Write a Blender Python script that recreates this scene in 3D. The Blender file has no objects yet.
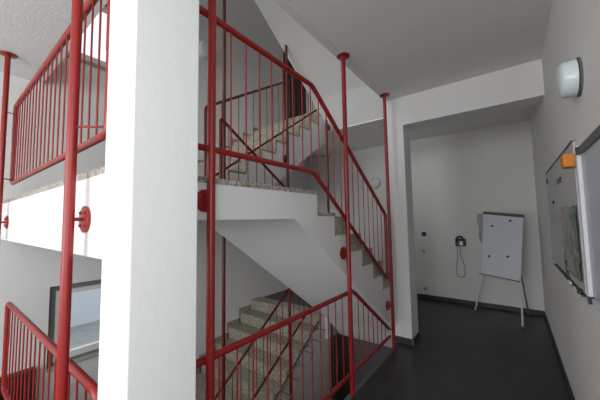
import bpy, bmesh, math, random
from mathutils import Vector, Matrix
random.seed(4)
COL = bpy.context.scene.collection
S = bpy.context.scene

# ------------------------------------------------------------------ materials
def nodes(name):
    m = bpy.data.materials.new(name); m.use_nodes = True
    nt = m.node_tree; b = nt.nodes['Principled BSDF']
    return m, nt, b
def flat(name, col, rough=.6, metal=0, spec=.5, bump=0, scale=40, vary=0):
    m, nt, b = nodes(name)
    b.inputs['Base Color'].default_value = (*col, 1)
    b.inputs['Roughness'].default_value = rough
    b.inputs['Metallic'].default_value = metal
    b.inputs['Specular IOR Level'].default_value = spec
    if bump or vary:
        tc = nt.nodes.new('ShaderNodeTexCoord'); n = nt.nodes.new('ShaderNodeTexNoise')
        n.inputs['Scale'].default_value = scale; n.inputs['Detail'].default_value = 4
        nt.links.new(tc.outputs['Object'], n.inputs['Vector'])
        if bump:
            bp = nt.nodes.new('ShaderNodeBump'); bp.inputs['Strength'].default_value = bump
            bp.inputs['Distance'].default_value = .01
            nt.links.new(n.outputs['Fac'], bp.inputs['Height']); nt.links.new(bp.outputs['Normal'], b.inputs['Normal'])
        if vary:
            n2 = nt.nodes.new('ShaderNodeTexNoise'); n2.inputs['Scale'].default_value = 2.5
            nt.links.new(tc.outputs['Object'], n2.inputs['Vector'])
            mx = nt.nodes.new('ShaderNodeMix'); mx.data_type = 'RGBA'
            mx.inputs[6].default_value = (*[c*(1-vary) for c in col], 1); mx.inputs[7].default_value = (*[min(1, c*(1+vary)) for c in col], 1)
            nt.links.new(n2.outputs['Fac'], mx.inputs[0]); nt.links.new(mx.outputs[2], b.inputs['Base Color'])
    return m
def terrazzo():
    m, nt, b = nodes('terrazzo')
    tc = nt.nodes.new('ShaderNodeTexCoord'); v = nt.nodes.new('ShaderNodeTexVoronoi'); v.inputs['Scale'].default_value = 85
    nt.links.new(tc.outputs['Object'], v.inputs['Vector'])
    sp = nt.nodes.new('ShaderNodeSeparateColor'); nt.links.new(v.outputs['Color'], sp.inputs[0])
    r = nt.nodes.new('ShaderNodeValToRGB'); r.color_ramp.interpolation = 'CONSTANT'
    e = r.color_ramp.elements; e[0].position = 0; e[0].color = (.34, .31, .25, 1); e[1].position = .3; e[1].color = (.23, .20, .15, 1)
    for p, c in ((.48, (.42, .39, .33, 1)), (.68, (.28, .25, .20, 1)), (.84, (.11, .09, .07, 1)), (.9, (.52, .50, .45, 1))):
        x = e.new(p); x.color = c
    nt.links.new(sp.outputs[0], r.inputs[0]); nt.links.new(r.outputs[0], b.inputs['Base Color'])
    b.inputs['Roughness'].default_value = .45
    return m
def tiles():
    m, nt, b = nodes('slate_tiles')
    tc = nt.nodes.new('ShaderNodeTexCoord'); mp = nt.nodes.new('ShaderNodeMapping'); mp.inputs['Location'].default_value = (.12, .2, 0)
    br = nt.nodes.new('ShaderNodeTexBrick')
    nt.links.new(tc.outputs['Object'], mp.inputs[0]); nt.links.new(mp.outputs[0], br.inputs['Vector'])
    br.offset = .0; br.squash = 1
    br.inputs['Scale'].default_value = 1; br.inputs['Brick Width'].default_value = .6; br.inputs['Row Height'].default_value = .6
    br.inputs['Mortar Size'].default_value = .004; br.inputs['Mortar Smooth'].default_value = .3
    br.inputs['Color1'].default_value = (.027, .0275, .029, 1); br.inputs['Color2'].default_value = (.034, .034, .036, 1); br.inputs['Mortar'].default_value = (.012, .012, .012, 1)
    n = nt.nodes.new('ShaderNodeTexNoise'); n.inputs['Scale'].default_value = 5; n.inputs['Detail'].default_value = 6
    nt.links.new(tc.outputs['Object'], n.inputs['Vector'])
    mx = nt.nodes.new('ShaderNodeMix'); mx.data_type = 'RGBA'; mx.blend_type = 'MULTIPLY'; mx.inputs[0].default_value = .8
    r = nt.nodes.new('ShaderNodeValToRGB'); r.color_ramp.elements[0].position = .3; r.color_ramp.elements[0].color = (.55, .55, .55, 1); r.color_ramp.elements[1].position = .7
    nt.links.new(n.outputs['Fac'], r.inputs[0]); nt.links.new(br.outputs['Color'], mx.inputs[6]); nt.links.new(r.outputs[0], mx.inputs[7])
    nt.links.new(mx.outputs[2], b.inputs['Base Color'])
    bp = nt.nodes.new('ShaderNodeBump'); bp.inputs['Strength'].default_value = .15; bp.inputs['Distance'].default_value = .01
    nt.links.new(n.outputs['Fac'], bp.inputs['Height']); nt.links.new(bp.outputs['Normal'], b.inputs['Normal'])
    b.inputs['Roughness'].default_value = .38
    return m
def ceilplaster():
    m, nt, b = nodes('textured_plaster')
    b.inputs['Base Color'].default_value = (.80, .785, .76, 1); b.inputs['Roughness'].default_value = .9
    tc = nt.nodes.new('ShaderNodeTexCoord'); n = nt.nodes.new('ShaderNodeTexNoise')
    n.inputs['Scale'].default_value = 28; n.inputs['Detail'].default_value = 3; n.inputs['Distortion'].default_value = 1.5
    nt.links.new(tc.outputs['Object'], n.inputs['Vector'])
    bp = nt.nodes.new('ShaderNodeBump'); bp.inputs['Strength'].default_value = .2; bp.inputs['Distance'].default_value = .015
    nt.links.new(n.outputs['Fac'], bp.inputs['Height']); nt.links.new(bp.outputs['Normal'], b.inputs['Normal'])
    return m
def glass():
    m = bpy.data.materials.new('window_glass'); m.use_nodes = True; nt = m.node_tree; nt.nodes.clear()
    o = nt.nodes.new('ShaderNodeOutputMaterial'); t = nt.nodes.new('ShaderNodeBsdfTransparent'); g = nt.nodes.new('ShaderNodeBsdfGlossy')
    g.inputs['Roughness'].default_value = .02; mx = nt.nodes.new('ShaderNodeMixShader'); mx.inputs[0].default_value = .08
    nt.links.new(t.outputs[0], mx.inputs[1]); nt.links.new(g.outputs[0], mx.inputs[2]); nt.links.new(mx.outputs[0], o.inputs[0])
    return m
def poster_mat():
    m, nt, b = nodes('map_print')
    tc = nt.nodes.new('ShaderNodeTexCoord'); n = nt.nodes.new('ShaderNodeTexNoise'); n.inputs['Scale'].default_value = 11; n.inputs['Detail'].default_value = 6
    nt.links.new(tc.outputs['Object'], n.inputs['Vector'])
    sx = nt.nodes.new('ShaderNodeSeparateXYZ'); nt.links.new(tc.outputs['Object'], sx.inputs[0])
    mr = nt.nodes.new('ShaderNodeMapRange'); mr.inputs[1].default_value = 2.75; mr.inputs[2].default_value = 2.35
    mr.inputs[3].default_value = -.14; mr.inputs[4].default_value = .16
    nt.links.new(sx.outputs[1], mr.inputs[0])
    ad = nt.nodes.new('ShaderNodeMath'); ad.operation = 'ADD'; nt.links.new(n.outputs['Fac'], ad.inputs[0]); nt.links.new(mr.outputs[0], ad.inputs[1])
    r = nt.nodes.new('ShaderNodeValToRGB'); e = r.color_ramp.elements
    e[0].position = .3; e[0].color = (.36, .31, .27, 1); e[1].position = .9; e[1].color = (.07, .14, .11, 1)
    for p, c in ((.42, (.30, .29, .22, 1)), (.52, (.14, .16, .13, 1)), (.62, (.04, .05, .045, 1)), (.72, (.16, .24, .20, 1))):
        x = e.new(p); x.color = c
    nt.links.new(ad.outputs[0], r.inputs[0]); nt.links.new(r.outputs[0], b.inputs['Base Color']); b.inputs['Roughness'].default_value = .35
    return m
def emis(name, col, s):
    m, nt, b = nodes(name); b.inputs['Base Color'].default_value = (*col, 1); b.inputs['Emission Color'].default_value = (*col, 1); b.inputs['Emission Strength'].default_value = s
    return m
M = dict(
    plaster=flat('white_plaster', (.74, .735, .72), .9, bump=.16, scale=38),
    smooth=flat('smooth_white_paint', (.75, .74, .725), .8, bump=.08, scale=30),
    wall=flat('painted_wall', (.78, .76, .735), .7, bump=.15, scale=40),
    stairwall=flat('stairwell_wall', (.76, .75, .73), .8, bump=.15, scale=40),
    ceil=ceilplaster(), terrazzo=terrazzo(), tile=tiles(),
    basetile=flat('slate_skirting', (.035, .036, .04), .45),
    grout=flat('edge_strip', (.10, .10, .10), .6), lobby=flat('dim_lobby', (.10, .085, .10), .6),  # lobby colour has the darkness of the unlit lower lobby put in
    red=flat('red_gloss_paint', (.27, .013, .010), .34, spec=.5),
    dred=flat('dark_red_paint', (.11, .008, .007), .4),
    black=flat('black_plastic', (.012, .012, .013), .4),
    darkwood=flat('dark_brown_wood', (.028, .013, .010), .5, vary=.3),
    frame=flat('grey_window_frame', (.20, .21, .19), .5),
    sill=flat('beige_stone_sill', (.40, .36, .31), .6),
    glass=glass(),
    lampglass=flat('opal_glass', (.66, .74, .73), .25),
    lampring=flat('dark_grey_ring', (.10, .10, .10), .5),
    board=flat('enamel_board', (.50, .49, .48), .4),
    boardblue=flat('grey_blue_board', (.46, .47, .50), .3),
    alu=flat('pale_aluminium', (.66, .67, .70), .5, 0),
    darkalu=flat('dark_grey_metal', (.12, .12, .12), .45, .3),
    chart=flat('flipchart_board', (.66, .69, .74), .35),
    steel=flat('grey_steel', (.40, .41, .42), .35, .6),
    darksteel=flat('dark_steel', (.09, .09, .10), .4, .5),
    orange=flat('orange_foam', (.72, .25, .03), .7, vary=.2),
    yellow=flat('yellow_plastic', (.75, .72, .30), .4),
    white=flat('white_plastic', (.72, .72, .70), .4),
    poster=poster_mat(), paper=flat('pale_green_paper', (.34, .37, .33), .8, vary=.4),
    ground=flat('outdoor_paving', (.30, .32, .31), .9, vary=.3), kerb=flat('white_kerb', (.75, .80, .85), .8),
    facade=flat('pale_facade', (.62, .66, .70), .9), roof=flat('dark_roof', (.10, .10, .11), .8),
)
# ------------------------------------------------------------------ mesh helpers
def bx(bm, a, b):
    x0, y0, z0 = a; x1, y1, z1 = b
    vs = [bm.verts.new((x, y, z)) for x in (min(x0, x1), max(x0, x1)) for y in (min(y0, y1), max(y0, y1)) for z in (min(z0, z1), max(z0, z1))]
    for f in ((0, 1, 3, 2), (4, 6, 7, 5), (0, 4, 5, 1), (2, 3, 7, 6), (0, 2, 6, 4), (1, 5, 7, 3)): bm.faces.new([vs[i] for i in f])
def prism(bm, poly, x0, x1):      # polygon in (y, z) extruded along x
    a = [bm.verts.new((x0, y, z)) for y, z in poly]; b = [bm.verts.new((x1, y, z)) for y, z in poly]
    n = len(poly); bm.faces.new(a); bm.faces.new(b[::-1])
    for i in range(n): bm.faces.new((a[i], b[i], b[(i+1) % n], a[(i+1) % n]))
def rounded(pts, r, n=5):
    out = [Vector(pts[0])]
    for i in range(1, len(pts)-1):
        p, c, q = Vector(pts[i-1]), Vector(pts[i]), Vector(pts[i+1])
        d1 = (p-c); d2 = (q-c); k = min(r, d1.length*.45, d2.length*.45)
        a = c + d1.normalized()*k; b = c + d2.normalized()*k
        for j in range(n+1):
            t = j/n; out.append(a*(1-t)**2 + c*2*t*(1-t) + b*t*t)
    out.append(Vector(pts[-1])); return out
def tube(bm, pts, r, seg=12, cap=True):
    pts = [Vector(p) for p in pts]; rings = []
    up = Vector((0, 0, 1)); prev = None
    for i, p in enumerate(pts):
        t = (pts[min(i+1, len(pts)-1)] - pts[max(i-1, 0)]).normalized()
        if prev is None:
            u = up if abs(t.z) < .9 else Vector((1, 0, 0)); prev = (u - t*u.dot(t)).normalized()
        else: prev = (prev - t*prev.dot(t)).normalized()
        w = t.cross(prev)
        rings.append([bm.verts.new(p + (prev*math.cos(a) + w*math.sin(a))*r) for a in [2*math.pi*k/seg for k in range(seg)]])
    for a, b in zip(rings, rings[1:]):
        for k in range(seg): bm.faces.new((a[k], a[(k+1) % seg], b[(k+1) % seg], b[k]))
    if cap: bm.faces.new(rings[0][::-1]); bm.faces.new(rings[-1])
def lathe(bm, c, axis, prof, seg=28):      # prof: (distance along axis, radius)
    c = Vector(c); ax = Vector(axis).normalized(); u = Vector((0, 0, 1)) if abs(ax.z) < .9 else Vector((1, 0, 0))
    u = (u - ax*u.dot(ax)).normalized(); w = ax.cross(u); rings = []
    for d, r in prof:
        rings.append([bm.verts.new(c + ax*d + (u*math.cos(a) + w*math.sin(a))*max(r, 1e-4)) for a in [2*math.pi*k/seg for k in range(seg)]])
    for a, b in zip(rings, rings[1:]):
        for k in range(seg): bm.faces.new((a[k], a[(k+1) % seg], b[(k+1) % seg], b[k]))
    bm.faces.new(rings[0][::-1]); bm.faces.new(rings[-1])
def quadslab(bm, p, th):      # p: four corners in order, th: thickness vector
    th = Vector(th); a = [bm.verts.new(Vector(q)) for q in p]; b = [bm.verts.new(Vector(q)+th) for q in p]
    bm.faces.new(a[::-1]); bm.faces.new(b)
    for i in range(4): bm.faces.new((a[i], a[(i+1) % 4], b[(i+1) % 4], b[i]))
def obj(name, bm, mat, parent=None, smooth=False, bevel=0):
    bmesh.ops.recalc_face_normals(bm, faces=bm.faces)
    me = bpy.data.meshes.new(name); bm.to_mesh(me); bm.free(); o = bpy.data.objects.new(name, me); COL.objects.link(o)
    me.materials.append(M[mat])
    if smooth:
        for p in me.polygons: p.use_smooth = True
        md = o.modifiers.new('es', 'EDGE_SPLIT'); md.split_angle = math.radians(40)
    if bevel:
        md = o.modifiers.new('bv', 'BEVEL'); md.width = bevel; md.segments = 3; md.limit_method = 'ANGLE'
    if parent is not None:
        o.parent = parent; o.matrix_parent_inverse = Matrix.Translation(-Vector(parent.location))
    return o
def one(name, fn, mat, parent=None, **k):
    bm = bmesh.new(); fn(bm); return obj(name, bm, mat, parent, **k)
def box(name, a, b, mat, parent=None, **k): return one(name, lambda bm: bx(bm, a, b), mat, parent, **k)
def struct(name, fn, mat, parent=None, **k):
    o = one(name, fn, mat, parent, **k)
    if parent is None: o['kind'] = 'structure'
    return o
def sbox(name, a, b, mat, parent=None, **k): return struct(name, lambda bm: bx(bm, a, b), mat, parent, **k)
def thing(name, loc, label, cat, group=None):
    o = bpy.data.objects.new(name, None); COL.objects.link(o); o.location = loc; o.empty_display_size = .05
    o['label'] = label; o['category'] = cat
    if group: o['group'] = group
    return o
def tag(o, label, cat, group=None):
    o['label'] = label; o['category'] = cat
    if group: o['group'] = group
    return o

# ------------------------------------------------------------------ dimensions
XR, XL, YB, YF = .33, -4.20, 5.96, -4.0      # right, left, back and front walls
F, C, ST = -.09, 3.10, 3.59                   # floor, ceiling, storey height
ZL, ZS = 1.705, 1.505                         # half landing top and underside
LOW, TOP = F-ST, C+ST

# ------------------------------------------------------------------ room shell
def wall_with_holes(name, axis, v0, v1, u0, u1, z0, z1, holes, mat):
    # axis 'x': wall plane at x in v0..v1 and running along y ; axis 'y': the other way round
    def fn(bm):
        us = sorted({u0, u1, *[h[0] for h in holes], *[h[1] for h in holes]}); zs = sorted({z0, z1, *[h[2] for h in holes], *[h[3] for h in holes]})
        for a, b in zip(us, us[1:]):
            for c, d in zip(zs, zs[1:]):
                if any(h[0] <= a and b <= h[1] and h[2] <= c and d <= h[3] for h in holes): continue
                bx(bm, *(((v0, a, c), (v1, b, d)) if axis == 'x' else ((a, v0, c), (b, v1, d))))
    return struct(name, fn, mat)
WR = (-3.4, .1, .75, 2.85)
wall_with_holes('wall_right', 'x', XR, XR+.2, YF-.2, YB+.2, LOW-.2, TOP+.2, [WR], 'wall')
W1 = (.845, 2.30, -.14, .785); W2 = (.845, 2.30, -.07+ST, .90+ST)
WFILL = (4.60, 5.30, .60, 1.80)  # opening of an unseen window, added to brighten the back passage
DU = (4.97, 5.86, 3.50, 5.62)
wall_with_holes('wall_left', 'x', XL-.22, XL, YF-.2, YB+.2, LOW-.2, TOP+.2, [W1, W2, DU, WFILL], 'stairwall')
sbox('wall_back', (XL, YB, LOW-.2), (XR, YB+.2, TOP+.2), 'stairwall')
WF = (-4.0, .1, .35, 2.95)
WF2 = (-3.9, -1.3, 3.9, 6.2)
wall_with_holes('wall_front', 'y', YF-.22, YF, XL, XR, LOW-.2, TOP+.2, [WF, WF2], 'wall')
# slabs between storeys: (tile top, white body) cut round the stairwell opening
def slab(z, ynear, xedge, yb, ya, fname, cname, tname):
    regs = [((xedge, YF), (XR, YB)), ((XL, YF), (xedge, ynear)), ((XL, yb), (-2.55, YB)), ((-2.55, ya), (xedge, YB))]
    def top(bm):
        for (a, b), (c, d) in regs: bx(bm, (a, b, z-.02), (c, d, z))
    def body(bm):
        for (a, b), (c, d) in regs: bx(bm, (a, b, z-.40), (c, d, z-.02))
    struct(fname, top, 'tile'); struct(cname, body, 'ceil')
slab(F, .30, -1.264, 4.07, 4.53, 'floor', 'ceiling', 't')
slab(F+ST, .70, -1.3, 4.33, 4.33, 'floor', 'ceiling', 't')
sbox('floor', (XL, YF, LOW-.1), (XR, YB, LOW), 'tile')
sbox('ceiling', (XL, YF, TOP), (XR, YB, TOP+.1), 'ceil')
# smooth band round the edge of the well opening in the ceiling
sbox('trim_1', (-1.3, .70, C-.006), (-1.225, 4.33, C), 'smooth')
sbox('trim_2', (XL, .63, C-.006), (-1.3, .70, C), 'smooth')
# white edge of the floor slab beside the well
sbox('trim_3', (-1.270, .30, F-.40), (-1.225, 3.688, F+.002), 'grout')
# beam over the passage
sbox('trim_4', (-1.078, 3.70, 2.72), (XR, 4.0, C), 'smooth')
# skirting
sbox('baseboard_right', (XR-.012, YF, F), (XR, YB, F+.075), 'basetile')
sbox('baseboard_back', (-3.0, YB-.012, F), (XR-.012, YB, F+.075), 'basetile')

def column(x0, x1, y0, y1, z0, z1, label):
    t = thing('concrete_column', ((x0+x1)/2, (y0+y1)/2, z0), label, 'column')
    box('shaft', (x0, y0, z0), (x1, y1, z1), 'plaster', t, bevel=.006)
    return t
column(-1.293, -1.037, .411, .667, F, C, 'thick white plastered column close in front, between the two red railings')
c2 = column(-1.295, -1.078, 3.70, 4.0, F, C, 'white column at the far end of the red railing beside the passage')
def skirt(bm):
    bx(bm, (-1.295, 3.688, F), (-1.066, 3.70, F+.075)); bx(bm, (-1.078, 3.70, F), (-1.066, 4.0, F+.075)); bx(bm, (-1.295, 4.0, F), (-1.066, 4.012, F+.075))
one('skirting', skirt, 'basetile', c2)
box('corner_trim', (-1.067, 3.684, F), (-1.062, 3.690, F+.08), 'steel', c2)

# ------------------------------------------------------------------ stairs
RI = .1795
def flight(name, x0, x1, y0, go, n, z0, up, under, label, ext=.04):
    """zigzag body with separate terrazzo treads. up=+1 rises with y from z0, -1 falls with y from z0 (landing level)."""
    t = thing(name, ((x0+x1)/2, y0, min(z0, z0+up*n*RI)), label, 'stairs')
    poly = []
    z = z0
    ys = [y0+go*k for k in range(n)]
    ystart = 1.65 if up < 0 or under[0] is None else under[0]
    poly.append((ystart, z0))
    for k in range(n):
        poly.append((ys[k], z)); z += up*RI
        poly.append((ys[k], z))
    yend = ys[-1]+ext
    poly.append((yend, z))
    for p in under[1]: poly.append(p)
    one('stair_slab', lambda bm: prism(bm, poly, x0, x1), 'smooth', t)
    z = z0
    th = .032
    for k in range(n):
        zn = z + up*RI
        if up > 0:      # riser at ys[k], tread behind it
            y1 = ys[k+1] if k < n-1 else ys[-1]+.22
            pl = [(ys[k]-.022, z+(.0 if k == 0 else th)), (ys[k]-.022, zn+th), (y1-.022 if k < n-1 else y1, zn+th), (y1-.022 if k < n-1 else y1, zn), (ys[k], zn), (ys[k], z+(.0 if k == 0 else th))]
        else:           # falling: tread zn from ys[k] to ys[k+1], riser closes towards +y
            if k == n-1: break
            y1 = ys[k+1]
            pl = [(ys[k]+.0, zn), (y1, zn), (y1, zn-RI+th), (y1+.022, zn-RI+th), (y1+.022, zn+th), (ys[k]+.022, zn+th), (ys[k]+.022, zn)]
            pl = [(ys[k]+.022, zn), (y1, zn), (y1, zn-RI+th), (y1+.02, zn-RI+th), (y1+.02, zn+th), (ys[k]+.022, zn+th)]
        one('tread', lambda bm: prism(bm, pl, x0+.0, x1), 'terrazzo', t)
        z = zn
    return t
XA0, XA1, XB1 = -2.50, -1.30, -2.60
k66 = .66; KA = .70
def A(dz, label, XA0=-2.47):
    t = flight('stair_flight', XA0, XA1, 1.957, .2815, 10, ZL+dz, -1, (None, [(4.53, -.48+dz), (4.34, -.48+dz), (3.9, 1.505-KA*(3.9-1.65)+dz), (1.65, ZS+dz)]), label)
    for k in range(1, 8):
        ya = 1.978+.2815*k; zt = ZL-RI*(k+1)+.033+dz
        one('side_tile', lambda bm: bx(bm, (XA1-.03, ya+.002, zt), (XA1-.002, ya+.2815-.022, zt+RI-.036)), 'terrazzo', t)
    # terrazzo top of the landing part of the flight
    one('tread', lambda bm: prism(bm, [(1.65, ZL+dz), (1.957, ZL+dz), (1.957, ZL-RI+.032+dz), (1.978, ZL-RI+.032+dz), (1.978, ZL+.032+dz), (1.65, ZL+.032+dz)], XA0, XA1), 'terrazzo', t)
    return t
def B(dz, dy, label, ext=.037):
    yb = 2.803-(1.951-ZS)/k66+dy
    return flight('stair_flight', XL, XB1, 1.80+dy, .277, 10, ZL+dz, 1, (1.65+min(dy, 0)*0, [(4.293+ext+dy, 1.951+k66*(4.33-2.803)+dz), (yb, ZS+dz), (1.65, ZS+dz)]), label, ext)
A(0, 'white stair flight with stepped edge coming down from the half landing to the column')
A(ST, 'underside of the next stair flight rising above the ceiling edge', -2.63)
A(-ST, 'stair flight going down below the floor from the lower half landing')
B(0, 0, 'terrazzo stair flight rising from the half landing towards the dark door')
B(-ST, -.38, 'terrazzo stair flight rising from below to the dark floor', .16)
def landing(dz, label, low=1.352):
    t = thing('stair_landing', (-2.6, 1.0, ZS+dz), label, 'landing')
    one('landing_slab', lambda bm: prism(bm, [(.426, low+dz), (.62, low+dz), (.62, ZS+dz), (1.65, ZS+dz), (1.65, ZL+dz), (.426, ZL+dz)], XL, XA1), 'smooth', t)
    one('landing_paving', lambda bm: prism(bm, [(.426, ZL+dz), (1.65, ZL+dz), (1.65, ZL+.032+dz), (.426, ZL+.032+dz)], XL, XA1+.004), 'terrazzo', t)
    return t
landing(0, 'white half landing slab with speckled terrazzo edge behind the near column')
landing(ST, 'half landing slab high up above the ceiling opening')
landing(-ST, 'lower half landing at the foot of the stairs below the floor')
# stepped skirting on the left wall beside the flights rising away
def stepskirt(name, y0, go, z0, n):
    def fn(bm):
        for k in range(n):
            zt = z0+RI*(k+1)+.032; bx(bm, (XL, y0+go*k-.035, zt), (XL+.014, y0+go*(k+1)-.035, zt+.085)); bx(bm, (XL, y0+go*k-.06, zt-RI), (XL+.014, y0+go*k-.03, zt+.085))
    return struct(name, fn, 'terrazzo')
stepskirt('baseboard_left', 1.80, .277, ZL, 9)
stepskirt('baseboard_left', 1.42, .277, ZL-ST, 9)
sbox('baseboard_left', (XL, .62, ZL+.032), (XL+.014, 1.76, ZL+.12), 'terrazzo')
# wall under the lower flight
struct('wall_center', lambda bm: prism(bm, [(1.7, LOW), (4.33, LOW), (4.33, -.45), (3.9, -.55), (1.7, -1.95)], -2.68, -2.602), 'stairwall')

# ------------------------------------------------------------------ red railings
def rail_frame(name, P, tops, bots, balusters, rr, rb, label, group=None, ends=(1, 1), mat='red', base=None):
    """P(u, z) -> 3D ; tops and bots are (u, z) polylines; balusters a list of u"""
    def zat(pl, u):
        for (a, za), (b, zb) in zip(pl, pl[1:]):
            if min(a, b)-1e-6 <= u <= max(a, b)+1e-6: return za+(zb-za)*(u-a)/(b-a)
        return pl[-1][1]
    t = thing(name, P(bots[0][0], min(b[1] for b in bots)), label, 'railing', group)
    tp = [P(*p) for p in tops]; bt = [P(*p) for p in bots]
    if ends[0]: tp = [tuple((Vector(tp[0])+Vector(bt[0]))/2)] + tp; 
    if ends[1] and (Vector(tp[-1])-Vector(bt[-1])).length > .1: tp = tp + [tuple((Vector(tp[-1])+Vector(bt[-1]))/2)]
    one('handrail', lambda bm: tube(bm, rounded(tp, .045), rr), mat, t, smooth=True)
    if ends[0]: bt = [tp[0]] + bt
    if ends[1] and len(tp) > len(tops)+ends[0]: bt = bt + [tp[-1]]
    one('bottom_rail', lambda bm: tube(bm, rounded(bt, .045), rr*.92), mat, t, smooth=True)
    for u in balusters:
        a, b = zat(bots, u), zat(tops, u)
        if b-a > .05: one('baluster', lambda bm: tube(bm, [P(u, a), P(u, b)], rb, 8), mat, t, smooth=True)
    return t
fr = lambda a, b, s: [a+s*i for i in range(int((b-a)/s)+1)]
PX = lambda x: (lambda u, z: (x, u, z))
PY = lambda y: (lambda u, z: (u, y, z))
XO = -1.271
rail_frame('stair_railing', PX(XO), [(.70, 2.635), (1.87, 2.615), (3.45, 1.545)], [(.70, 1.885), (1.865, 1.885), (3.45, .745)],
           [.91+.1165*i for i in range(9)]+[1.96+.1225*i for i in range(12)], .0195, .0048,
           'red railing along the half landing that bends down the stair flight to the column')
rail_frame('stair_railing', PX(XO), [(.775, .803), (2.50, .803), (3.43, .155)], [(.775, .066), (3.45, .058)],
           [.95+.1215*i for i in range(13)]+[2.61+.117*i for i in range(7)], .0195, .0048,
           'red floor level railing of the well, dropping to a point under the stair flight')
rail_frame('stair_railing', PY(.447), [(-3.76, 2.635), (-1.375, 2.635)], [(-3.76, 1.885), (-1.375, 1.885)],
           [-3.66+.1125*i for i in range(20)], .0195, .0048, 'red railing left of the near column on top of the bright slab edge')
rail_frame('stair_railing', PY(.447), [(-3.60, .803), (-1.40, .803)], [(-3.60, .066), (-1.40, .066)],
           [-3.50+.1225*i for i in range(17)], .0195, .0048, 'red railing low at the left, in front of the stair window')
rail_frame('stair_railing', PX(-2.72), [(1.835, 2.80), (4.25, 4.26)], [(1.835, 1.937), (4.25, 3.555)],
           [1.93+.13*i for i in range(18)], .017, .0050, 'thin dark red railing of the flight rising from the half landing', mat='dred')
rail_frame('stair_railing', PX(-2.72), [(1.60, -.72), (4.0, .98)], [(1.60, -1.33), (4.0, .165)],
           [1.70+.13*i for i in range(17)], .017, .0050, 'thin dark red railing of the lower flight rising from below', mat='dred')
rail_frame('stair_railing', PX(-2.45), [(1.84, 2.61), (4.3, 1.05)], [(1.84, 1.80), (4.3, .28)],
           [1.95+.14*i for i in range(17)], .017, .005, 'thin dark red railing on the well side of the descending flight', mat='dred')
# ladder like grid along the lower flight
t = thing('gap_grille', (-2.6, 2.4, -1.3), 'thin dark ladder like grille beside the lower steps', 'grille')
zg = lambda y: -.15+.648*(y-3.91)
one('side_bar', lambda bm: tube(bm, [(-2.588, 2.2, zg(2.2)+.03), (-2.588, 3.86, zg(3.86)+.03)], .010, 8), 'darksteel', t, smooth=True)
one('side_bar', lambda bm: tube(bm, [(-2.42, 2.2, zg(2.2)), (-2.41, 3.82, zg(3.82))], .005, 8), 'steel', t, smooth=True)
for i in range(9):
    y = 3.79-.172*i
    one('rung', lambda bm: tube(bm, [(-2.59, y, zg(y)), (-2.415, y, zg(y))], .006, 8), 'darksteel', t, smooth=True)

# posts from ceiling to slab with round plates
def disc_prof(r, th): return [(0, r*.9), (th*.3, r), (th*.75, r), (th, r*.8)]
def post(x, y, z0, z1, r, plates, label, mat='red', top=True, group=None, brackets=(), pr_=.06):
    t = thing('railing_post', (x, y, z0), label, 'post', group)
    one('pole', lambda bm: tube(bm, [(x, y, z0), (x, y, z1-.008)], r, 20), mat, t, smooth=True)
    if top: one('ceiling_plate', lambda bm: lathe(bm, (x, y, z1-.014), (0, 0, 1), [(0, .05), (.004, .062), (.012, .064), (.014, .06)]), mat, t, smooth=True)
    for (z, d, L) in plates:
        d = Vector(d); c = Vector((x, y, z))
        w = one('wall_plate', lambda bm: lathe(bm, c+d*(L-.016), d, [(0, pr_*.82), (.004, pr_), (.012, pr_), (.016, pr_*.95)]), mat, t, smooth=True)
        one('arm', lambda bm: tube(bm, [c, c+d*(L-.01)], r*.42, 12), mat, w, smooth=True)
        for a in range(4):
            an = math.pi/4+a*math.pi/2; u = Vector((0, 0, 1)); v = d.cross(u)
            one('bolt', lambda bm: lathe(bm, c+d*(L-.022)+(u*math.cos(an)+v*math.sin(an))*pr_*.68, d, [(0, .004), (.002, .007), (.008, .007)], 8), mat, w, smooth=True)
    for b in brackets: one('bracket', lambda bm: tube(bm, [(x, y, b[2]), b], .005, 8), mat, t, smooth=True)
    return t
XP = -1.238
Lx = 1.300+XP
post(XP, .872, F, C, .0215, [(1.607, (-1, 0, 0), Lx)], 'red post just right of the near column, plate on the landing edge', brackets=[(XO, .90, 1.885), (XO, .90, .803)])
post(XP, 2.375, F, C, .0215, [(1.176, (-1, 0, 0), Lx)], 'red post in the middle of the railing, bolted to the side of the stair flight', brackets=[(XO, 2.36, .803)])
post(XP, 3.490, F, C, .0205, [(.414, (-1, 0, 0), Lx)], 'red post standing against the far column', brackets=[(XO, 3.45, 1.54), (XO, 3.45, .75), (XO, 3.44, .14)])
post(-1.540, .362, -.3, C, .0205, [(1.517, (0, 1, 0), .064)], 'bright red post in front of the left railings, nearest the near column', brackets=[(-1.44, .447, 1.93), (-1.50, .447, .20)])
post(-3.70, .366, -.3, C, .0205, [(1.52, (0, 1, 0), .060)], 'red post at the far left edge beside the wall', brackets=[(-3.76, .447, 2.55), (-3.76, .447, 1.92)])
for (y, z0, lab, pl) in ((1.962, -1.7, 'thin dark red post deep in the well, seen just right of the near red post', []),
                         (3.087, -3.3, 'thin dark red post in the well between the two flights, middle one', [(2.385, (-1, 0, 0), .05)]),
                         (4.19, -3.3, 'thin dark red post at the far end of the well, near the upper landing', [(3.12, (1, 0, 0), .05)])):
    post(-2.55, y, z0, TOP if y < 4 else 3.48, .020, pl, lab, 'dred', top=False, pr_=.058)

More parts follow.
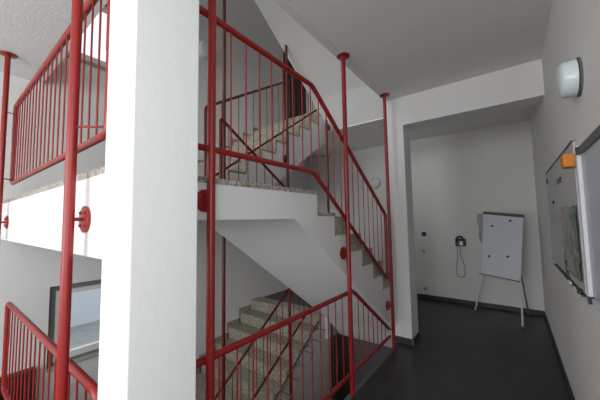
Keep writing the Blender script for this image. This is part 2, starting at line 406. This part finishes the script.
# ------------------------------------------------------------------ windows and doors
def window(name, h, z_off=0):
    y0, y1, z0, z1 = h; t = thing(name, (XL-.1, (y0+y1)/2, z0), 'x', 'window'); del t['label']; del t['category']; t['kind'] = 'structure'
    x0, x1 = XL-.12, XL-.05
    def fr_(bm):
        f = .06
        bx(bm, (x0, y0, z0), (x1, y0+f, z1)); bx(bm, (x0, y1-f, z0), (x1, y1, z1)); bx(bm, (x0, y0+f, z1-f), (x1, y1-f, z1)); bx(bm, (x0, y0+f, z0), (x1, y1-f, z0+f))
    one('window_frame', fr_, 'frame', t)
    def sash(bm):
        f = .05; a0, a1, b0, b1 = y0+.065, y1-.065, z0+.065, z1-.065
        xx0, xx1 = x0+.01, x1+.012
        bx(bm, (xx0, a0, b0), (xx1, a0+f, b1)); bx(bm, (xx0, a1-f, b0), (xx1, a1, b1)); bx(bm, (xx0, a0+f, b1-f), (xx1, a1-f, b1)); bx(bm, (xx0, a0+f, b0), (xx1, a1-f, b0+f*1.4))
    one('sash', sash, 'white', t)
    box('pane', (x0+.025, y0+.11, z0+.11), (x0+.031, y1-.11, z1-.11), 'glass', t)
    box('window_sill', (XL-.05, y0-.0, z0), (XL+.03, y1+.0, z0+.03), 'sill', t)
window('window_1', W1); window('window_2', W2); window('window_fill', WFILL)  # last window is an added, hidden source for the back passage
def bigwin(name, h, nx):
    x0, x1, z0, z1 = h; t = thing(name, ((x0+x1)/2, YF-.1, z0), 'x', 'w'); del t['label']; del t['category']; t['kind'] = 'structure'
    def fr_(bm):
        f = .05; bx(bm, (x0, YF-.14, z0), (x1, YF-.08, z0+f)); bx(bm, (x0, YF-.14, z1-f), (x1, YF-.08, z1))
        for i in range(nx+1):
            x = x0+(x1-x0-f)*i/nx; bx(bm, (x, YF-.14, z0+f), (x+f, YF-.08, z1-f))
    one('window_frame', fr_, 'white', t)
    box('pane', (x0+.05, YF-.112, z0+.05), (x1-.05, YF-.106, z1-.05), 'glass', t)
bigwin('window_3', WF, 4); bigwin('window_4', WF2, 3)
t = thing('window_5', (XR+.1, -1.65, WR[2]), 'x', 'w'); del t['label']; del t['category']; t['kind'] = 'structure'
def fr5(bm):
    y0, y1, z0, z1 = WR; f = .05; a, b = XR+.10, XR+.16
    for u in (y0, (y0+y1-f)/2, y1-f): bx(bm, (a, u, z0+f), (b, u+f, z1-f))
    bx(bm, (a, y0, z0), (b, y1, z0+f)); bx(bm, (a, y0, z1-f), (b, y1, z1))
one('window_frame', fr5, 'white', t)
box('pane', (XR+.128, WR[0]+.05, WR[2]+.05), (XR+.134, WR[1]-.05, WR[3]-.05), 'glass', t)
def door(name, x0, y0, z0, y1, z1):
    t = thing(name, (x0, (y0+y1)/2, z0), 'x', 'x'); del t['label']; del t['category']; t['kind'] = 'structure'
    box('door_leaf', (x0-.12, y0+.05, z0), (x0-.07, y1-.05, z1-.05), 'darkwood', t)
    def fr_(bm):
        bx(bm, (x0-.15, y0, z0), (x0+.012, y0+.05, z1)); bx(bm, (x0-.15, y1-.05, z0), (x0+.012, y1, z1)); bx(bm, (x0-.15, y0+.05, z1-.05), (x0+.012, y1-.05, z1))
    one('door_frame', fr_, 'darkwood', t)
    one('door_handle', lambda bm: tube(bm, [(x0-.07, y0+.12, z0+1.05), (x0-.03, y0+.12, z0+1.05), (x0-.03, y0+.22, z0+1.05)], .009, 8), 'steel', t, smooth=True)
door('door_1', XL, DU[0], DU[2], DU[1], DU[3])
t = thing('door_2', (-2.5, 4.40, LOW), 'x', 'x'); del t['label']; del t['category']; t['kind'] = 'structure'
box('door_leaf', (-2.50, 4.36, LOW), (-2.31, 4.40, -.50), 'darkwood', t); box('lobby_shade', (-2.31, 4.37, LOW), (-1.50, 4.40, -.50), 'lobby', t)  # sheet beside the leaf stands in for the shade of the lower lobby
sbox('wall_center', (-1.50, 4.36, LOW), (XR, 4.5, F-.4), 'stairwall')
# dark cupboard low on the left wall
t = thing('wall_cabinet', (XL+.06, .35, -.75), 'dark brown cabinet low on the left wall beside the stair window', 'cabinet')
box('body', (XL, .05, -.75), (XL+.10, .74, -.03), 'darkwood', t, bevel=.005); box('door', (XL+.10, .07, -.73), (XL+.115, .72, -.05), 'darkwood', t, bevel=.003)

# ------------------------------------------------------------------ wall lamps
def bulkhead(c, n, r, d, label, ring='lampring'):
    t = thing('wall_lamp', c, label, 'lamp')
    one('mounting_ring', lambda bm: lathe(bm, c, n, [(0, r*1.02), (.010, r*1.02), (.012, r*.98)], 36), ring, t, smooth=True)
    one('lamp_shade', lambda bm: lathe(bm, Vector(c)+Vector(n)*.015, n, [(0, r*.97), (d*.70, r*.95), (d*.88, r*.86), (d*.97, r*.66), (d, r*.3), (d, .001)], 36), 'lampglass', t, smooth=True)
bulkhead((XR, 2.075, 2.24), (-1, 0, 0), .101, .072, 'round white glass lamp high on the right wall above the boards')
bulkhead((-2.385, YB, 2.29), (0, -1, 0), .13, .09, 'round lamp on the back wall seen through the stair railing', 'lampglass')
bulkhead((XL, 2.80, 4.52), (1, 0, 0), .15, .09, 'round lamp on the upper left stair wall behind the nearest red post', 'lampglass')

# ------------------------------------------------------------------ boards on the right wall
t = thing('whiteboard', (XR, 3.2, 1.02), 'pale grey writing board flat on the right wall with magnets and a thin dark tray', 'whiteboard')
y0, y1, z0, z1 = 2.34, 4.03, 1.035, 1.945
box('panel', (XR-.012, y0, z0), (XR-.001, y1, z1), 'board', t)
box('top_edge', (XR-.018, y0, z1), (XR, y1, z1+.012), 'darkalu', t)
box('side_edge', (XR-.014, y1, z0), (XR-.001, y1+.010, z1), 'board', t)
one('tray', lambda bm: (bx(bm, (XR-.024, y0, z0-.020), (XR-.001, 3.78, z0-.014)), bx(bm, (XR-.026, y0, z0-.020), (XR-.022, 3.78, z0-.010))), 'darkalu', t)
for i, (y, z) in enumerate(((2.95, 1.775), (3.10, 1.775), (3.92, 1.86), (3.50, 1.62))):
    tag(one('magnet', lambda bm: (bx(bm, (XR-.022, y-.03, z-.022), (XR-.012, y+.03, z+.022)) if i < 3 else lathe(bm, (XR-.012, y, z), (-1, 0, 0), [(0, .016), (.008, .016), (.01, .012)], 16)), 'black' if i != 1 else 'darkalu'),
        ('square black magnet on the pale board below the orange sponge', 'small grey magnet beside the black one on the pale board', 'square black magnet at the far top corner of the pale board', 'round black magnet alone halfway down the pale board')[i], 'magnet')
t = thing('pinboard', (XR, 1.5, 1.06), 'grey blue board nearest the camera on the right wall with a white side frame', 'board')
y1 = 2.085; y0 = .65; z0, z1 = 1.055, 1.865
box('panel', (XR-.026, y0+.045, z0+.03), (XR-.001, y1-.045, z1-.052), 'boardblue', t)
box('side_frame', (XR-.042, y1-.045, z0), (XR-.001, y1, z1), 'alu', t, bevel=.006)
box('side_frame', (XR-.042, y0, z0), (XR-.001, y0+.045, z1), 'alu', t, bevel=.006)
box('top_frame', (XR-.036, y0+.045, z1-.052), (XR-.001, y1-.045, z1-.012), 'darkalu', t)
box('bottom_frame', (XR-.036, y0+.045, z0), (XR-.001, y1-.045, z0+.03), 'alu', t)
box('corner_cap', (XR-.046, y1-.07, z1-.05), (XR-.005, y1-.046, z1-.012), 'black', t)
box('corner_cap', (XR-.048, y1-.085, z0), (XR-.005, y1-.046, z0+.03), 'black', t)
def mapf(bm):
    ny, nz = 14, 18; g = {}
    for i in range(ny+1):
        for j in range(nz+1):
            y = 2.37+.63*i/ny; z = 1.095+.46*j/nz
            y += .006*math.sin(j*.9); zz = z + .006*math.sin(i*1.1)
            g[i, j] = bm.verts.new((XR-.020-.0025*math.sin(i*1.3+j*.6)-.002*math.cos(j*1.7), y, zz))
    for i in range(ny):
        for j in range(nz): bm.faces.new((g[i, j], g[i+1, j], g[i+1, j+1], g[i, j+1]))
o = one('paper_map', mapf, 'poster', smooth=True); sm = o.modifiers.new('s', 'SOLIDIFY'); sm.thickness = .001
tag(o, 'crumpled green and beige map taped on the pale board', 'map')
tag(box('sponge', (XR-.070, 2.27, 1.785), (XR-.0125, 2.37, 1.865), 'orange', bevel=.012), 'orange sponge block stuck near the top of the pale board', 'sponge')
def pen(y, z, x, L, ang, mat, cap, label):
    t = thing('marker_pen', (x, y, z), label, 'pen'); d = Vector((0, math.cos(ang), math.sin(ang)))
    one('barrel', lambda bm: tube(bm, [Vector((x, y, z))-d*L/2, Vector((x, y, z))+d*L*.2], .008, 10), mat, t, smooth=True)
    one('cap', lambda bm: tube(bm, [Vector((x, y, z))+d*L*.2, Vector((x, y, z))+d*L/2], .009, 10), cap, t, smooth=True)
pen(2.55, 1.026, XR-.030, .13, 0, 'yellow', 'black', 'yellow marker with black cap on the dark tray')
pen(2.78, 1.026, XR-.030, .13, 0, 'white', 'black', 'white marker with black cap lying on the dark tray, farther along')
pen(2.92, 1.105, XR-.022, .12, 1.4, 'black', 'black', 'black marker standing up against the pale board above the tray')
tag(box('board_eraser', (XR-.035, 2.40, 1.018), (XR-.0125, 2.47, 1.045), 'black', bevel=.005), 'black board eraser at the near end of the tray', 'eraser')

# ------------------------------------------------------------------ flip chart
TL, TR_, BR, BL = Vector((-.385, 5.78, 1.585)), Vector((.1341, 5.4032, 1.5169)), Vector((.040, 5.26, .530)), Vector((-.475, 5.62, .535))
t = thing('flip_chart', (-.2, 5.5, F), 'flip chart easel with a pale blank board standing at the back wall', 'flip chart')
nrm = (BR-BL).cross(TL-BL).normalized()
if nrm.y < 0: nrm = -nrm
one('board', lambda bm: quadslab(bm, [BL, BR, TR_, TL], nrm*.018), 'chart', t)
up = (TL-BL).normalized()
one('clamp_bar', lambda bm: quadslab(bm, [TL-up*.045-nrm*.012, TR_-up*.045-nrm*.012, TR_-nrm*.012, TL-nrm*.012], nrm*.035), 'darkalu', t)
one('paper_shelf', lambda bm: quadslab(bm, [BL-nrm*.02-(BR-BL)*.03, BR-nrm*.02, BR-nrm*.02+up*.014, BL-nrm*.02+up*.014-(BR-BL)*.03], nrm*.04), 'darkalu', t)
for a, b, m in (((BL+(BR-BL)*.05+nrm*.02), Vector((-.585, 5.60, F+.01)), 'alu'), ((BR-(BR-BL)*.01+nrm*.02), Vector((.033, 5.14, F+.01)), 'alu'), ((BR+up*.1+nrm*.05-(BR-BL)*.03), Vector((.125, 5.90, F+.01)), 'steel')):
    lg = one('leg', lambda bm: tube(bm, [a, b], .011, 10), m, t, smooth=True)
    one('rubber_foot', lambda bm: lathe(bm, b-Vector((0, 0, .01)), (0, 0, 1), [(0, .017), (.02, .016), (.03, .012)], 12), 'darkalu', lg, smooth=True)
def onb(u, v): return BL+(BR-BL)*u+((TL+(TR_-TL)*u)-(BL+(BR-BL)*u))*v
for u, v, lab in ((.27, .78, 'dark magnet at the upper left of the flip chart board'), (.72, .89, 'dark magnet at the upper right of the flip chart board'), (.22, .30, 'dark magnet at the lower left of the flip chart board'), (.70, .34, 'dark magnet at the lower right of the flip chart board')):
    p = onb(u, v)-nrm*.006; tag(one('magnet', lambda bm: lathe(bm, p, -nrm, [(0, .016), (.014, .016), (.016, .012)], 14), 'black', smooth=True), lab, 'magnet')
def strip(bm):
    a = TL+Vector((-.045, -.02, -.05)); pr_ = []
    for i in range(13):
        w = .052 if i < 9 else .052-.011*(i-8)
        q = a-Vector((.012*math.sin(i*.8), 0, .042*i)); pr_.append((bm.verts.new(q), bm.verts.new(q+Vector((-w, .01*math.cos(i), 0)))))
    for (a1, b1), (a2, b2) in zip(pr_, pr_[1:]): bm.faces.new((a1, b1, b2, a2))
o = one('paper_strip', strip, 'paper'); sm = o.modifiers.new('s', 'SOLIDIFY'); sm.thickness = .004
tag(o, 'narrow pale green strip hanging at the left edge of the flip chart', 'paper')
one('side_hook', lambda bm: tube(bm, [TL+Vector((.01, 0, -.04)), TL+Vector((-.09, -.02, -.045))], .005, 8), 'darkalu', t)

# ------------------------------------------------------------------ back wall fittings
t = thing('wall_phone', (-.77, YB, 1.02), 'small black telephone on the back wall left of the flip chart with a looped cord', 'telephone')
box('body', (-.87, YB-.05, .96), (-.70, YB, 1.10), 'black', t, bevel=.012)
one('handset', lambda bm: tube(bm, rounded([(-.85, YB-.06, 1.06), (-.82, YB-.075, 1.14), (-.76, YB-.075, 1.14), (-.74, YB-.06, 1.07)], .03), .018, 10), 'black', t, smooth=True)
box('keypad', (-.80, YB-.054, .98), (-.75, YB-.049, 1.05), 'steel', t)
one('cord', lambda bm: tube(bm, rounded([(-.84, YB-.03, .965), (-.845, YB-.02, .75), (-.885, YB-.02, .52), (-.87, YB-.02, .39), (-.74, YB-.02, .40), (-.74, YB-.02, .60), (-.80, YB-.02, .80), (-.80, YB-.03, .965)], .06), .005, 6), 'darkalu', t, smooth=True)
t = thing('wall_socket', (-1.42, YB, 1.17), 'dark square switch on the back wall beside the far column', 'switch'); box('plate', (-1.465, YB-.014, 1.125), (-1.375, YB, 1.215), 'white', t, bevel=.004); box('rocker', (-1.46, YB-.022, 1.13), (-1.38, YB-.013, 1.21), 'black', t, bevel=.003)
for z, lab in ((.83, 'white socket on the back wall midway below the dark switch'), (.10, 'white socket low on the back wall just above the skirting')):
    t = thing('wall_socket', (-1.44, YB, z), lab, 'socket'); box('plate', (-1.48, YB-.012, z-.04), (-1.40, YB, z+.04), 'white', t, bevel=.004)
    one('insert', lambda bm: lathe(bm, (-1.44, YB-.012, z), (0, -1, 0), [(0, .028), (.004, .028), (.004, .022), (.001, .02)], 20), 'sill', t, smooth=True)

# ------------------------------------------------------------------ outdoors beyond the windows
tag(box('pavement', (-40, -30, -4.4), (XL-.25, 30, -4.3), 'ground'), 'grey paving outdoors below the stair window', 'pavement')
tag(one('kerb_line', lambda bm: bx(bm, (-9.5, -10, -4.3), (-9.2, 30, -4.22)), 'kerb'), 'pale kerb strip nearest the window outdoors', 'kerb')
tag(one('kerb_line', lambda bm: bx(bm, (-14.2, -10, -4.3), (-13.6, 30, -4.2)), 'kerb'), 'pale kerb strip farther out on the paving', 'kerb')
t = thing('house', (-24, 12, -4.3), 'pale building with a dark roof seen outdoors through the stair window', 'building')
box('facade', (-28, 2, -4.3), (-20, 24, -.9), 'facade', t)
one('roof', lambda bm: (lambda v: [bm.faces.new([v[i] for i in f]) for f in ((0, 1, 3, 2), (2, 3, 5, 4), (0, 2, 4), (1, 5, 3), (0, 4, 5, 1))])([bm.verts.new(p) for p in ((-28.4, 1.6, -.9), (-28.4, 24.4, -.9), (-24, 1.6, .2), (-24, 24.4, .2), (-19.6, 1.6, -.9), (-19.6, 24.4, -.9))]), 'roof', t)
tag(box('pavement', (XL-.25, -30, -4.4), (30, YF-.3, -4.3), 'kerb'), 'unseen paving outdoors, made pale to bounce light into the big stair window', 'pavement')  # out of view; pale kerb colour chosen to reflect more light indoors

# ------------------------------------------------------------------ groups of repeats
G = {'railing_post': 'red round posts of the stairwell', 'stair_railing': 'red railings of the stairwell', 'stair_flight': 'stair flights', 'stair_landing': 'half landings',
     'concrete_column': 'white square columns', 'wall_lamp': 'round wall lamps', 'wall_socket': 'fittings on the back wall', 'marker_pen': 'marker pens on the tray', 'kerb_line': 'kerbs outdoors', 'pavement': 'paving outdoors'}
for o in COL.objects:
    if o.parent is None and 'label' in o:
        b_ = o.name.split('.')[0]
        if b_ in G: o['group'] = G[b_]
        elif b_ == 'magnet': o['group'] = 'magnets on the flip chart' if 'flip chart' in o['label'] else 'magnets on the pale board'
# ------------------------------------------------------------------ light
w = bpy.data.worlds.new('sky'); S.world = w; w.use_nodes = True; nt = w.node_tree; bg = nt.nodes['Background']
bg.inputs[0].default_value = (.88, .93, 1, 1); bg.inputs[1].default_value = 1.3
def area(name, loc, rot, sx, sy, e, col=(1, 1, 1)):
    l = bpy.data.lights.new(name, 'AREA'); l.shape = 'RECTANGLE'; l.size = sx; l.size_y = sy; l.energy = e; l.color = col
    o = bpy.data.objects.new(name, l); COL.objects.link(o); o.location = loc; o.rotation_euler = rot; return o
area('daylight_front_window', ((WF[0]+WF[1])/2, YF-.3, (WF[2]+WF[3])/2), (math.radians(90), 0, 0), 4.0, 2.5, 212, (.97, .98, 1))
area('daylight_upper_window', ((WF2[0]+WF2[1])/2, YF-.3, (WF2[2]+WF2[3])/2), (math.radians(90), 0, 0), 2.6, 2.3, 170, (.97, .98, 1))

area('daylight_right_window', (XR+.3, -1.65, 1.8), (0, math.radians(90), 0), 2.0, 3.4, 60, (.93, .97, 1))
area('far_fill_light', (XL-.28, 4.95, 1.2), (0, math.radians(-90), 0), 1.1, .7, 8, (.97, .98, 1))  # added fill light for the back passage, behind the hidden opening
# ------------------------------------------------------------------ camera
f, yaw, pitch, roll = 279.1, .648, .0698, .0165
cy, sy = math.cos(yaw), math.sin(yaw)
fw = Vector((-sy*math.cos(pitch), cy*math.cos(pitch), math.sin(pitch))); r = Vector((cy, sy, 0)); d = fw.cross(r)
r2 = r*math.cos(roll)+d*math.sin(roll); d2 = -r*math.sin(roll)+d*math.cos(roll)
cam = bpy.data.cameras.new('camera'); co = bpy.data.objects.new('camera', cam); COL.objects.link(co)
cam.sensor_fit = 'HORIZONTAL'; cam.sensor_width = 36; cam.lens = f/600*36; cam.clip_start = .02
co.matrix_world = Matrix(((r2.x, -d2.x, -fw.x, 0), (r2.y, -d2.y, -fw.y, 0), (r2.z, -d2.z, -fw.z, 1.5), (0, 0, 0, 1)))
S.camera = co
S.view_settings.view_transform = 'Standard'; S.view_settings.look = 'None'; S.view_settings.gamma = 1; S.view_settings.use_curve_mapping = False
S.view_settings.exposure = .08
